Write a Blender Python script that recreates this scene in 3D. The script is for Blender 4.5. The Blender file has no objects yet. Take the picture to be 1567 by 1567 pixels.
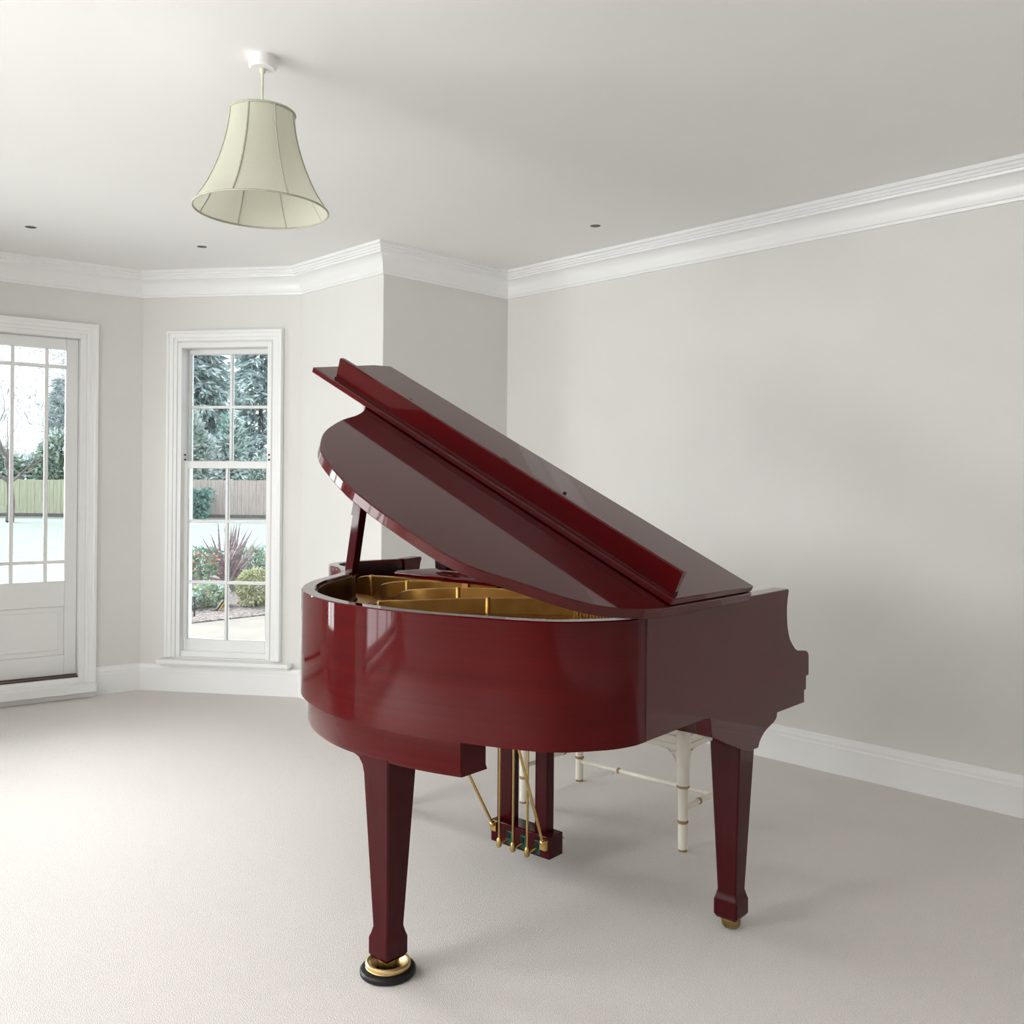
import bpy, bmesh, math, random
from mathutils import Vector, Matrix
random.seed(7)
SC = bpy.context.scene
COL = SC.collection
PI = math.pi
R_ = math.radians

# ------------------------------------------------------------------ helpers
def shade(me, ang=35):
    bm = bmesh.new(); bm.from_mesh(me)
    bmesh.ops.recalc_face_normals(bm, faces=bm.faces)
    lim = R_(ang)
    for f in bm.faces: f.smooth = True
    for e in bm.edges:
        e.smooth = len(e.link_faces) == 2 and e.calc_face_angle(0) < lim
    bm.to_mesh(me); bm.free()

def obj(name, bm, mat, parent=None, ang=35, bevel=0, recalc=True):
    me = bpy.data.meshes.new(name)
    if recalc: bmesh.ops.recalc_face_normals(bm, faces=bm.faces)
    bm.to_mesh(me); bm.free()
    if ang is not None: shade(me, ang)
    o = bpy.data.objects.new(name, me)
    if mat: me.materials.append(mat)
    COL.objects.link(o)
    if parent: o.parent = parent
    if bevel:
        m = o.modifiers.new('bevel', 'BEVEL'); m.width = bevel; m.segments = 2
        m.limit_method = 'ANGLE'; m.angle_limit = R_(40); m.harden_normals = False
    return o

def tag(o, label=None, cat=None, group=None, kind=None):
    if label: o['label'] = label
    if cat: o['category'] = cat
    if group: o['group'] = group
    if kind: o['kind'] = kind
    return o

def empty(name, loc=(0, 0, 0), rz=0):
    o = bpy.data.objects.new(name, None); COL.objects.link(o)
    o.location = loc; o.rotation_euler = (0, 0, rz); o.empty_display_size = .1
    return o

def box(bm, x0, x1, y0, y1, z0, z1, M=None):
    r = bmesh.ops.create_cube(bm, size=1)
    T = Matrix.Translation(((x0+x1)/2, (y0+y1)/2, (z0+z1)/2)) @ Matrix.Diagonal((abs(x1-x0), abs(y1-y0), abs(z1-z0), 1))
    if M is not None: T = M @ T
    bmesh.ops.transform(bm, matrix=T, verts=r['verts'])
    return r['verts']

def rings(bm, rows, close=True, cap=True):
    """rows: list of lists of points -> quads between consecutive rows"""
    vs = [[bm.verts.new(p) for p in r] for r in rows]
    n = len(vs[0])
    for a, b in zip(vs[:-1], vs[1:]):
        for i in range(n if close else n-1):
            j = (i+1) % n
            bm.faces.new((a[i], a[j], b[j], b[i]))
    if cap:
        bm.faces.new(list(reversed(vs[0]))); bm.faces.new(vs[-1])
    return vs

def lathe(bm, prof, seg=32, M=None, cap=True):
    rows = []
    for r, z in prof:
        ring = [Vector((r*math.cos(2*PI*k/seg), r*math.sin(2*PI*k/seg), z)) for k in range(seg)]
        if M is not None: ring = [M @ p for p in ring]
        rows.append(ring)
    return rings(bm, rows, True, cap)

def tube(bm, pts, rad, seg=10, cap=True):
    pts = [Vector(p) for p in pts]
    rad = rad if isinstance(rad, (list, tuple)) else [rad]*len(pts)
    rows = []; up = None
    for i, p in enumerate(pts):
        t = (pts[min(i+1, len(pts)-1)] - pts[max(i-1, 0)]).normalized()
        if up is None:
            up = t.orthogonal().normalized()
        up = (up - t*up.dot(t)).normalized(); sd = t.cross(up)
        rows.append([p + (up*math.cos(2*PI*k/seg) + sd*math.sin(2*PI*k/seg))*rad[i] for k in range(seg)])
    rings(bm, rows, True, cap)

def prism(bm, poly, f0, f1):
    """poly 2-D points, f0/f1 map (a,b)->3-D for the two caps"""
    a = [bm.verts.new(f0(*p)) for p in poly]; b = [bm.verts.new(f1(*p)) for p in poly]
    n = len(poly)
    for i in range(n):
        j = (i+1) % n; bm.faces.new((a[i], a[j], b[j], b[i]))
    bm.faces.new(list(reversed(a))); bm.faces.new(b)

def catmull(pts, k=8, closed=False):
    pts = [Vector(p) for p in pts]; out = []
    n = len(pts)
    for i in range(n if closed else n-1):
        p0 = pts[(i-1) % n] if (closed or i > 0) else pts[0]*2-pts[1]
        p1 = pts[i]; p2 = pts[(i+1) % n]
        p3 = pts[(i+2) % n] if (closed or i+2 < n) else pts[-1]*2-pts[-2]
        for j in range(k):
            t = j/k
            out.append(.5*((2*p1) + (p2-p0)*t + (2*p0-5*p1+4*p2-p3)*t*t + (3*p1-p0-3*p2+p3)*t**3))
    if not closed: out.append(pts[-1])
    return out

def offset(path, d):
    """offset an open 2-D path to its left by d"""
    out = []
    for i, p in enumerate(path):
        t = (path[min(i+1, len(path)-1)] - path[max(i-1, 0)]).normalized()
        out.append(p + Vector((-t.y, t.x))*d)
    return out

# ------------------------------------------------------------------ materials
def mat(name, col=(.8, .8, .8), rough=.5, metal=0, coat=0, spec=.5):
    m = bpy.data.materials.new(name); m.use_nodes = True
    b = m.node_tree.nodes['Principled BSDF']
    b.inputs['Base Color'].default_value = (*col, 1); b.inputs['Roughness'].default_value = rough
    b.inputs['Metallic'].default_value = metal; b.inputs['Coat Weight'].default_value = coat
    b.inputs['Coat Roughness'].default_value = .03; b.inputs['Specular IOR Level'].default_value = spec
    return m

def noisy(name, c0, c1, scale=8, stretch=(1, 1, 1), rough=.6, bump=0, bump_scale=200, detail=4, coat=0, lo=.35, hi=.65, coord='Object', bdist=.01, spec=.5, metal=0):
    m = mat(name, c0, rough, metal, coat, spec); nt = m.node_tree; N = nt.nodes; L = nt.links
    b = N['Principled BSDF']
    tc = N.new('ShaderNodeTexCoord'); mp = N.new('ShaderNodeMapping'); mp.inputs['Scale'].default_value = stretch
    mp.inputs['Location'].default_value = (.37, .41, .13)
    L.new(tc.outputs[coord], mp.inputs[0])
    nz = N.new('ShaderNodeTexNoise'); nz.inputs['Scale'].default_value = scale; nz.inputs['Detail'].default_value = detail
    L.new(mp.outputs[0], nz.inputs['Vector'])
    cr = N.new('ShaderNodeValToRGB'); cr.color_ramp.elements[0].position = lo; cr.color_ramp.elements[1].position = hi
    cr.color_ramp.elements[0].color = (*c0, 1); cr.color_ramp.elements[1].color = (*c1, 1)
    L.new(nz.outputs[0], cr.inputs[0]); L.new(cr.outputs[0], b.inputs['Base Color'])
    if bump:
        n2 = N.new('ShaderNodeTexNoise'); n2.inputs['Scale'].default_value = bump_scale; n2.inputs['Detail'].default_value = 3
        L.new(tc.outputs[coord], n2.inputs['Vector'])
        bp = N.new('ShaderNodeBump'); bp.inputs['Strength'].default_value = bump; bp.inputs['Distance'].default_value = bdist
        L.new(n2.outputs[0], bp.inputs['Height']); L.new(bp.outputs[0], b.inputs['Normal'])
    return m

M = {}
M['wall'] = noisy('wall_paint', (.745, .74, .715), (.76, .755, .73), 3, rough=.75, spec=.25)
M['ceil'] = noisy('ceiling_paint', (.85, .847, .835), (.86, .857, .845), 2, rough=.8, spec=.2)
M['trim'] = noisy('white_gloss_paint', (.87, .875, .87), (.885, .89, .885), 4, rough=.32)
M['carpet'] = noisy('beige_carpet', (.705, .665, .63), (.88, .84, .805), 300, rough=.95, bump=.6, bump_scale=330, detail=6, lo=.3, hi=.7, bdist=.012, spec=.1)
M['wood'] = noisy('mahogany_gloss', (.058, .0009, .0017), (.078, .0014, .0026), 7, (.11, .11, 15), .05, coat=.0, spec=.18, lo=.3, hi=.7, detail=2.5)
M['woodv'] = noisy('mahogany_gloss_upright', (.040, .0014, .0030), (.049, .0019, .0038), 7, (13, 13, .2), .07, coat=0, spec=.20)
M['lidwood'] = noisy('mahogany_lid_gloss', (.064, .0012, .0024), (.067, .0013, .0026), 5, (.2, .2, 6), .05, spec=.37)
M['gap'] = mat('dark_joint', (.02, .012, .01), .6)
M['dark'] = noisy('dark_case_lining', (.018, .003, .004), (.028, .005, .006), 6, (2, 2, 14), .2, spec=.3)
M['gold'] = noisy('bronzed_iron', (.46, .235, .055), (.58, .31, .08), 12, rough=.36, metal=.8)
M['board'] = noisy('spruce_board', (.16, .075, .025), (.24, .12, .045), 6, (3, 30, 3), .4)
M['brass'] = noisy('brass', (.62, .42, .14), (.72, .51, .2), 20, rough=.25, metal=1)
M['rod'] = noisy('dull_brass', (.42, .29, .11), (.52, .37, .16), 20, rough=.3, metal=1)
M['brass_dark'] = noisy('aged_brass', (.22, .15, .055), (.33, .23, .09), 25, rough=.3, metal=.9)
M['steel'] = noisy('steel', (.65, .62, .58), (.75, .72, .68), 20, rough=.2, metal=1)
M['copper'] = noisy('copper_strings', (.30, .16, .08), (.42, .24, .13), 20, rough=.35, metal=.8)
M['black'] = noisy('black_satin', (.008, .008, .009), (.012, .012, .013), 10, rough=.32, spec=.3)
M['felt'] = noisy('green_felt', (.01, .07, .045), (.015, .11, .07), 60, rough=.95)
M['cup_gold'] = noisy('satin_gold', (.72, .52, .24), (.80, .60, .31), 20, rough=.3, metal=.85)
M['ivory'] = noisy('ivory_keys', (.8, .78, .7), (.85, .83, .76), 8, rough=.25)
M['cream'] = noisy('cream_lacquer', (.74, .70, .60), (.80, .76, .67), 14, rough=.35)
M['gilt'] = noisy('bronze_ring_paint', (.24, .13, .07), (.36, .21, .12), 30, rough=.45)
M['cushion'] = noisy('red_velvet', (.16, .008, .012), (.22, .014, .018), 40, rough=.85)
M['white_plastic'] = noisy('white_plastic', (.82, .82, .82), (.85, .85, .85), 8, rough=.35)
M['cord'] = noisy('cream_cord', (.62, .62, .5), (.68, .68, .56), 30, rough=.6)
M['rib'] = noisy('cream_braid', (.40, .40, .32), (.47, .47, .38), 60, rough=.8)
M['threshold'] = noisy('dark_threshold', (.05, .03, .022), (.09, .055, .04), 12, (1, 8, 1), .5)

def shade_mat():
    m = bpy.data.materials.new('lampshade_fabric'); m.use_nodes = True; nt = m.node_tree; N = nt.nodes; L = nt.links
    N.clear(); out = N.new('ShaderNodeOutputMaterial'); mix = N.new('ShaderNodeMixShader'); mix.inputs[0].default_value = .38
    d = N.new('ShaderNodeBsdfDiffuse'); t = N.new('ShaderNodeBsdfTranslucent')
    tc = N.new('ShaderNodeTexCoord'); nz = N.new('ShaderNodeTexNoise'); nz.inputs['Scale'].default_value = 60
    mp = N.new('ShaderNodeMapping'); mp.inputs['Scale'].default_value = (6, 6, 1)
    cr = N.new('ShaderNodeValToRGB'); cr.color_ramp.elements[0].color = (.66, .66, .55, 1); cr.color_ramp.elements[1].color = (.74, .74, .63, 1)
    L.new(tc.outputs['Object'], mp.inputs[0]); L.new(mp.outputs[0], nz.inputs['Vector']); L.new(nz.outputs[0], cr.inputs[0])
    L.new(cr.outputs[0], d.inputs[0]); L.new(cr.outputs[0], t.inputs[0])
    L.new(d.outputs[0], mix.inputs[1]); L.new(t.outputs[0], mix.inputs[2]); L.new(mix.outputs[0], out.inputs[0])
    return m
M['shade'] = shade_mat()

def glass_mat():
    m = bpy.data.materials.new('window_glass'); m.use_nodes = True; nt = m.node_tree; N = nt.nodes; L = nt.links
    N.clear(); out = N.new('ShaderNodeOutputMaterial'); mix = N.new('ShaderNodeMixShader')
    t = N.new('ShaderNodeBsdfTransparent'); t.inputs[0].default_value = (.95, .97, .97, 1)
    g = N.new('ShaderNodeBsdfGlossy'); g.inputs['Roughness'].default_value = .02
    fr = N.new('ShaderNodeFresnel'); fr.inputs[0].default_value = 1.45
    L.new(fr.outputs[0], mix.inputs[0]); L.new(t.outputs[0], mix.inputs[1]); L.new(g.outputs[0], mix.inputs[2]); L.new(mix.outputs[0], out.inputs[0])
    return m
M['glass'] = glass_mat()

# ------------------------------------------------------------------ camera
HC = 2.605
cam = bpy.data.cameras.new('camera'); camo = bpy.data.objects.new('camera', cam); COL.objects.link(camo)
cam.sensor_width = 36; cam.lens = 1414/1567*36; cam.shift_y = -(783.5-743)/1567
cam.clip_start = .05; cam.clip_end = 400
camo.matrix_world = Matrix.Translation((0, 0, 1.3)) @ Matrix.Rotation(R_(-45), 4, 'Z') @ Matrix.Rotation(R_(90), 4, 'X') @ Matrix.Rotation(R_(.5), 4, 'Z')
SC.camera = camo

def ray(px, py):
    X = px-783.5; Y = py-743; c, s = math.cos(R_(.5)), math.sin(R_(.5))
    x = (c*X+s*Y)/1414; y = (-s*X+c*Y)/1414; q = math.sqrt(.5)
    return Vector((x*q+q, -x*q+q, -y))
def at_depth(px, py, d): return Vector((0, 0, 1.3)) + ray(px, py)*d
def on_ground(px, py, z=-.15):
    r = ray(px, py); return Vector((0, 0, 1.3)) + r*((z-1.3)/r.z)

# ------------------------------------------------------------------ room shell
A = Vector((4.04, 4.09)); B = Vector((3.08, 4.09)); Cc = Vector((3.08, 4.90)); D = Vector((2.46, 5.75))
td = Vector((-.986, .164)).normalized(); G = D + td*2.15
Hh = G + Vector((-.75, -.88)); I = Vector((Hh.x, 4.09)); J = Vector((-2.6, 4.09)); K = Vector((-2.6, -2.2)); Lr = Vector((4.04, -2.2))

def wall(name, P0, P1, holes=(), thick=.16, e0=0, e1=0, z1=HC+.1):
    """wall from P0 to P1, outside on the left of the walking direction flipped so that the inner face is the P0-P1 line"""
    t = (P1-P0).normalized(); n = Vector((t.y, -t.x)); ln = (P1-P0).length
    S = sorted({-e0, ln+e1, *[h[0] for h in holes], *[h[1] for h in holes]})
    Z = sorted({-.1, z1, *[h[2] for h in holes], *[h[3] for h in holes]})
    bm = bmesh.new(); V = {}
    def v(i, j, k):
        if (i, j, k) not in V:
            p = P0 + t*S[i] + n*(thick*k); V[i, j, k] = bm.verts.new((p.x, p.y, Z[j]))
        return V[i, j, k]
    def solid(i, j):
        if i < 0 or j < 0 or i >= len(S)-1 or j >= len(Z)-1: return False
        cs = (S[i]+S[i+1])/2; cz = (Z[j]+Z[j+1])/2
        return not any(h[0] < cs < h[1] and h[2] < cz < h[3] for h in holes)
    for i in range(len(S)-1):
        for j in range(len(Z)-1):
            if not solid(i, j): continue
            for k in (0, 1): bm.faces.new((v(i, j, k), v(i+1, j, k), v(i+1, j+1, k), v(i, j+1, k)))
            if not solid(i-1, j): bm.faces.new((v(i, j, 0), v(i, j+1, 0), v(i, j+1, 1), v(i, j, 1)))
            if not solid(i+1, j): bm.faces.new((v(i+1, j, 0), v(i+1, j+1, 0), v(i+1, j+1, 1), v(i+1, j, 1)))
            if not solid(i, j-1): bm.faces.new((v(i, j, 0), v(i+1, j, 0), v(i+1, j, 1), v(i, j, 1)))
            if not solid(i, j+1): bm.faces.new((v(i, j+1, 0), v(i+1, j+1, 0), v(i+1, j+1, 1), v(i, j+1, 1)))
    o = obj(name, bm, M['wall'], ang=20); o['kind'] = 'structure'
    return o, t, n
# walking so that n = (t.y,-t.x) points outwards (counter-clockwise seen from above)
def W(name, P0, P1, **k): return wall(name, P0, P1, **k)
TH = .16
W('wall_right', Lr, A, e0=TH, e1=TH)
W('wall_alcove', A, B, e1=-.001)
W('wall_bay_return', B+Vector((0, .003)), Cc, thick=.14, e1=.05)
BW = (.195, .815, .215, 2.17)     # window opening along C->D
_, tw, nw = W('wall_bay_window', Cc, D, holes=[BW], e1=.05)
DO = (.325, 1.825, .02, 2.195)
_, tdd, nd = W('wall_bay_door', D, G, holes=[DO], e0=.01, e1=.05)
gl = (Hh-G).length
_, tg, ng = W('wall_bay_side', G, Hh, holes=[(.25, gl-.25, .215, 2.17)], e1=.05)
W('wall_bay_far', Hh, I+Vector((0, .003)), thick=.14)
ADDED_LEFT_WIN = [(.3, 1.8, .92, 2.25)]  # unseen opening, added for extra light from the left
ADDED_FAR_WIN = [(.35, 1.85, .25, 2.2)]  # unseen opening, added to light the floor and right wall
_, tb, nb = W('wall_alcove_far', I, J, holes=ADDED_FAR_WIN, e0=-.001, e1=TH)
_, tl, nl = W('wall_left', J, K, holes=ADDED_LEFT_WIN, e1=TH)
W('wall_front', K, Lr)

loop = [Lr, A, B, Cc, D, G, Hh, I, J, K]
def poly_slab(name, pts, z0, z1, m):
    bm = bmesh.new(); prism(bm, [(p.x, p.y) for p in pts], lambda a, b: (a, b, z0), lambda a, b: (a, b, z1))
    o = obj(name, bm, m, ang=20); o['kind'] = 'structure'; return o
def grow(pts, d):
    out = []
    for i, p in enumerate(pts):
        a = (p-pts[i-1]).normalized(); b = (pts[(i+1) % len(pts)]-p).normalized()
        na = Vector((a.y, -a.x)); nb_ = Vector((b.y, -b.x)); m_ = (na+nb_); m_ = m_/(1+na.dot(nb_))
        out.append(p+m_*d)
    return out
poly_slab('floor', grow(loop, .02), -.12, 0, M['carpet'])
poly_slab('ceiling', grow(loop, .10), HC, HC+.15, M['ceil'])

def sweep_wall(name, pts, prof, closed, m):
    """prof: (distance into the room, z)"""
    bm = bmesh.new(); rows = []
    n = len(pts)
    for i, p in enumerate(pts):
        if closed or 0 < i < n-1:
            a = (p-pts[i-1]).normalized(); b = (pts[(i+1) % n]-p).normalized()
        else:
            a = b = (pts[1]-pts[0]).normalized() if i == 0 else (pts[-1]-pts[-2]).normalized()
        na = Vector((-a.y, a.x)); nb_ = Vector((-b.y, b.x)); m_ = (na+nb_)/(1+na.dot(nb_))
        rows.append([(p.x+m_.x*d, p.y+m_.y*d, z) for d, z in prof])
    if closed: rows.append(rows[0])
    rings(bm, rows, True, not closed)
    bmesh.ops.remove_doubles(bm, verts=bm.verts, dist=1e-5)
    o = obj(name, bm, m, ang=25); o['kind'] = 'structure'; return o
cove = [(-.002, 2.455), (.012, 2.455), (.014, 2.466), (.020, 2.470), (.023, 2.480)]
for k in range(9):
    a = k/8*PI/2
    cove.append((.026+.055*(1-math.cos(a)), 2.487+.065*math.sin(a)))
cove += [(.083, 2.562), (.092, 2.563), (.092, 2.572), (.101, 2.575), (.101, 2.586), (.112, 2.589), (.112, HC+.002), (-.002, HC+.002)]
sweep_wall('trim_1', loop, cove, True, M['trim'])
base = [(-.002, -.002), (.018, -.002), (.018, .120), (.014, .126), (.014, .140), (.010, .148), (.008, .160), (.003, .165), (-.002, .165)]
door_l = D + tdd*.262; door_r = D + tdd*(DO[1]+.063)
sweep_wall('baseboard_right', [K, Lr, A, B, Cc, D, door_l], base, False, M['trim'])
sweep_wall('baseboard_left', [door_r, G, Hh, I, J, K+Vector((0, .02))], base, False, M['trim'])

# ---- frames built in wall coordinates: (s along wall, d into the room (+) / outwards (-), z)
def wf(P0, t, n):
    return lambda s, d, z: Vector((P0.x+t.x*s-n.x*d, P0.y+t.y*s-n.y*d, z))
def wbox(bm, f, s0, s1, d0, d1, z0, z1):
    q = [f(s, d, z) for z in (z0, z1) for s, d in ((s0, d0), (s1, d0), (s1, d1), (s0, d1))]
    v = [bm.verts.new(p) for p in q]
    for a in ((3, 2, 1, 0), (4, 5, 6, 7), (0, 1, 5, 4), (1, 2, 6, 5), (2, 3, 7, 6), (3, 0, 4, 7)): bm.faces.new([v[i] for i in a])
def architrave(bm, f, s0, s1, z0, z1, w=.063, foot=True):
    """three-sided moulded surround outside the opening s0..s1, top z1"""
    prof = [(0, 0), (0, .012), (.012, .016), (.018, .016), (.020, .022), (.040, .026), (.046, .032), (.060, .032), (w, .026), (w, 0)]
    rows = []
    for (s, z, ds, dz) in ((s0, z0, -1, 0), (s0, z1, -1, 1), (s1, z1, 1, 1), (s1, z0, 1, 0)):
        rows.append([f(s+ds*o, h, z+dz*o) for o, h in prof])
    rings(bm, rows, True, True)

fw = wf(Cc, tw, nw)
win = empty('window_1', (*(Cc+tw*.5), .2)); win['kind'] = 'structure'
def wobj(name, bm, m, par, bevel=.002, ang=30):
    o = obj(name, bm, m, par, ang, bevel)
    o.matrix_parent_inverse = Matrix.Translation(par.location).inverted()
    return o
bm = bmesh.new(); architrave(bm, fw, BW[0]-.012, BW[1]+.0, .215, BW[3]+.012, .063); wobj('architrave', bm, M['trim'], win, 0)
bm = bmesh.new()
s0, s1, z0, z1 = BW
wbox(bm, fw, s0, s0+.028, -.15, .004, z0, z1); wbox(bm, fw, s1-.028, s1, -.15, .004, z0, z1)
wbox(bm, fw, s0+.028, s1-.028, -.15, .004, z1-.03, z1); wbox(bm, fw, s0+.028, s1-.028, -.15, -.01, z0, z0+.035)
wobj('window_frame', bm, M['trim'], win)
bm = bmesh.new(); wbox(bm, fw, .045, .905, -.01, .075, .180, .205); wbox(bm, fw, .06, .89, -.005, .05, .165, .181)
wobj('window_sill', bm, M['trim'], win, .004)
def sash(name, f, s0, s1, z0, z1, d0, d1, st, rt, rb, cols, rows_, bar=.018):
    bm = bmesh.new()
    wbox(bm, f, s0, s0+st, d0, d1, z0, z1); wbox(bm, f, s1-st, s1, d0, d1, z0, z1)
    wbox(bm, f, s0+st, s1-st, d0, d1, z0, z0+rb); wbox(bm, f, s0+st, s1-st, d0, d1, z1-rt, z1)
    for c in cols: wbox(bm, f, c-bar/2, c+bar/2, d0+.004, d1-.006, z0+rb, z1-rt)
    for r in rows_: wbox(bm, f, s0+st, s1-st, d0+.004, d1-.007, r-bar/2, r+bar/2)
    return bm
us = wobj('sash', sash('u', fw, s0+.028, s1-.028, 1.395, 2.14, -.125, -.085, .012, .03, .04, [.505], [1.778]), M['trim'], win, .003)
ls = wobj('sash', sash('l', fw, s0+.022, s1-.022, .245, 1.437, -.08, -.040, .028, .046, .075, [.507], [1.059, .677]), M['trim'], win, .003)
def pane(f, s0, s1, z0, z1, d, par, root):
    bm = bmesh.new(); wbox(bm, f, s0, s1, d-.002, d+.002, z0, z1)
    o = wobj('glass', bm, M['glass'], root, 0); o.matrix_parent_inverse = Matrix.Translation(root.location).inverted()
    return o
pane(fw, s0+.04, s1-.04, 1.43, 2.115, -.105, us, win); pane(fw, s0+.05, s1-.05, .32, 1.40, -.06, ls, win)
for s, sd in ((s0+.012, .006), (s1-.034, -.038)):
    for z in (1.445, 1.475):
        bm = bmesh.new(); c = fw(s, sd, z)
        bmesh.ops.create_icosphere(bm, subdivisions=2, radius=.006, matrix=Matrix.Translation(c)); wobj('sash_stop', bm, M['black'], win, 0)

# mirrored window of the bay (beyond the frame at the left)
fg = wf(G, tg, ng); win2 = empty('window_2', (*(G+tg*.5), .2)); win2['kind'] = 'structure'
h0, h1 = .25, gl-.25
bm = bmesh.new(); architrave(bm, fg, h0, h1, .215, 2.17); wobj('architrave', bm, M['trim'], win2, 0)
wobj('sash', sash('u', fg, h0, h1, .217, 2.168, -.1, -.04, .06, .06, .1, [(h0+h1)/2], [.70, 1.06, 1.41, 1.78], .03), M['trim'], win2)
pane(fg, h0+.05, h1-.05, .3, 2.12, -.07, None, win2)

# ---- glazed garden door (pair, one leaf reaching into the frame)
fd = wf(D, tdd, nd)
door = empty('door_1', (*(D+tdd*1.0), 0)); door['kind'] = 'structure'
bm = bmesh.new(); architrave(bm, fd, DO[0], DO[1], .0, DO[3]); wobj('architrave', bm, M['trim'], door, 0)
bm = bmesh.new()
wbox(bm, fd, DO[0], DO[0]+.034, -.15, .006, .022, DO[3]); wbox(bm, fd, DO[1]-.034, DO[1], -.15, .006, .022, DO[3])
wbox(bm, fd, DO[0]+.034, DO[1]-.034, -.15, .006, DO[3]-.028, DO[3]); wobj('door_frame', bm, M['trim'], door)
bm = bmesh.new(); wbox(bm, fd, DO[0]+.034, DO[1]-.034, -.15, .02, .022, .118); wbox(bm, fd, DO[0]-.055, DO[1]+.055, .0, .10, .036, .088); wbox(bm, fd, DO[0]-.05, DO[1]+.05, .0, .06, .0, .036)
wobj('door_step', bm, M['trim'], door, .004)
bm = bmesh.new(); wbox(bm, fd, DO[0]+.036, DO[1]-.036, -.14, .0, .118, .128)
wobj('threshold', bm, M['threshold'], door, 0)
mid = (DO[0]+DO[1])/2
def leaf(sa, sb):
    w = sb-sa; g0, g1 = sa+.068, sb-.068
    bm = bmesh.new(); d0, d1 = -.10, -.055
    wbox(bm, fd, sa, g0, d0, d1, .13, 2.165); wbox(bm, fd, g1, sb, d0, d1, .13, 2.165)
    wbox(bm, fd, g0, g1, d0, d1, 2.10, 2.165); wbox(bm, fd, g0, g1, d0, d1, .13, .25)
    wbox(bm, fd, g0, g1, d0, d1, .545, .70); wbox(bm, fd, g0, g1, d0, d1-.010, .25, .545)
    wbox(bm, fd, g0+.03, g1-.03, d1-.012, d1-.004, .28, .515)
    bw = .02
    for q in (g0+.105, (g0+g1)/2+.0, g1-.105):
        wbox(bm, fd, q-bw/2, q+bw/2, d0+.004, d1-.006, .70, 2.10)
    for q in (.815, 1.995): wbox(bm, fd, g0, g1, d0+.004, d1-.007, q-bw/2, q+bw/2)
    o = wobj('door_leaf', bm, M['trim'], door, .003)
    pane(fd, g0-.005, g1+.005, .69, 2.11, -.08, o, door)
leaf(DO[0]+.036, mid-.002); leaf(mid+.002, DO[1]-.036)
bm = bmesh.new(); c0 = fd(mid-.035, -.05, 1.067); tube(bm, [c0, fd(mid-.035, -.012, 1.067)], .009)
tube(bm, [fd(mid-.035, -.015, 1.067), fd(mid-.07, -.013, 1.069), fd(mid-.15, -.015, 1.062)], [.008, .008, .006])
wbox(bm, fd, mid-.055, mid-.015, -.056, -.05, .96, 1.14); wobj('door_handle', bm, M['black'], door, 0)

# ---- unseen windows, added on walls out of view to brighten the room
def added_window(name, f, h, cols, rows_):
    e = empty(name, f((h[0]+h[1])/2, 0, h[2])); e['kind'] = 'structure'
    bm = bmesh.new(); architrave(bm, f, h[0], h[1], h[2], h[3]); wobj('architrave', bm, M['trim'], e, 0)
    w = h[1]-h[0]; hh = h[3]-h[2]
    wobj('sash', sash('w', f, h[0], h[1], h[2], h[3], -.10, -.05, .06, .06, .07,
         [h[0]+w*(i+1)/cols for i in range(cols-1)], [h[2]+hh*(i+1)/rows_ for i in range(rows_-1)], .03), M['trim'], e)
    bm = bmesh.new(); wbox(bm, f, h[0]-.1, h[1]+.1, -.05, .08, h[2]-.03, h[2]); wobj('window_sill', bm, M['trim'], e, .004)
fl = wf(J, tl, nl); fb = wf(I, tb, nb)
for k, h in enumerate(ADDED_LEFT_WIN): added_window(f'window_{3+k}', fl, h, 3, 3)  # added window, out of view
for k, h in enumerate(ADDED_FAR_WIN): added_window(f'window_{5+k}', fb, h, 3, 3)  # added window in the far alcove wall, out of view

# ------------------------------------------------------------------ ceiling fittings
for k, (px, py, lab) in enumerate(((47, 347, 'small dark recessed spotlight in the ceiling above the glazed garden door'),
                      (309, 377, 'small dark recessed spotlight in the ceiling in front of the sash window'),
                      (911, 345, 'small dark recessed spotlight in the ceiling beside the right-hand wall'))):
    r = ray(px, py); p = Vector((0, 0, 1.3)) + r*((HC-1.3)/r.z)
    e = empty('recessed_spotlight', (p.x, p.y, HC))
    tag(e, lab, 'ceiling light', 'recessed ceiling spotlights')
    bm = bmesh.new(); lathe(bm, [(.030, 0), (.031, -.002), (.028, -.003), (.026, -.001)], 24, cap=False); obj('bezel', bm, M['white_plastic'], e)
    bm = bmesh.new(); lathe(bm, [(.0262, -.0004), (.0262, -.0024), (.006, -.0024)], 24); obj('lamp', bm, M['black'], e)

r = ray(402, 88); p = Vector((0, 0, 1.3)) + r*((HC-1.3)/r.z)
pen = empty('pendant_lamp', (p.x, p.y, HC))
tag(pen, 'cream bell-shaped fabric pendant lamp hanging from white ceiling rose', 'pendant lamp')
bm = bmesh.new(); lathe(bm, [(.006, -.036), (.036, -.036), (.041, -.031), (.043, -.0), ], 40); obj('ceiling_rose', bm, M['white_plastic'], pen, 30)
bm = bmesh.new(); lathe(bm, [(.004, -.052), (.009, -.046), (.010, -.036)], 16); tube(bm, [(0, 0, -.04), (0, 0, -.24)], .0038, 10); obj('flex', bm, M['cord'], pen)
ZT, ZB = -.172, -.468
prof = [(.098, 0), (.100, .08), (.104, .17), (.110, .28), (.119, .40), (.131, .53), (.146, .66), (.162, .78), (.178, .88), (.192, .95), (.201, 1.0)]
def shade_r(t):
    for (r0, a), (r1, b) in zip(prof[:-1], prof[1:]):
        if a <= t <= b: return r0+(r1-r0)*(t-a)/(b-a)
    return prof[-1][0]
bm = bmesh.new(); SEG = 96; rows = []
PH = R_(-45-90-8)
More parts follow.
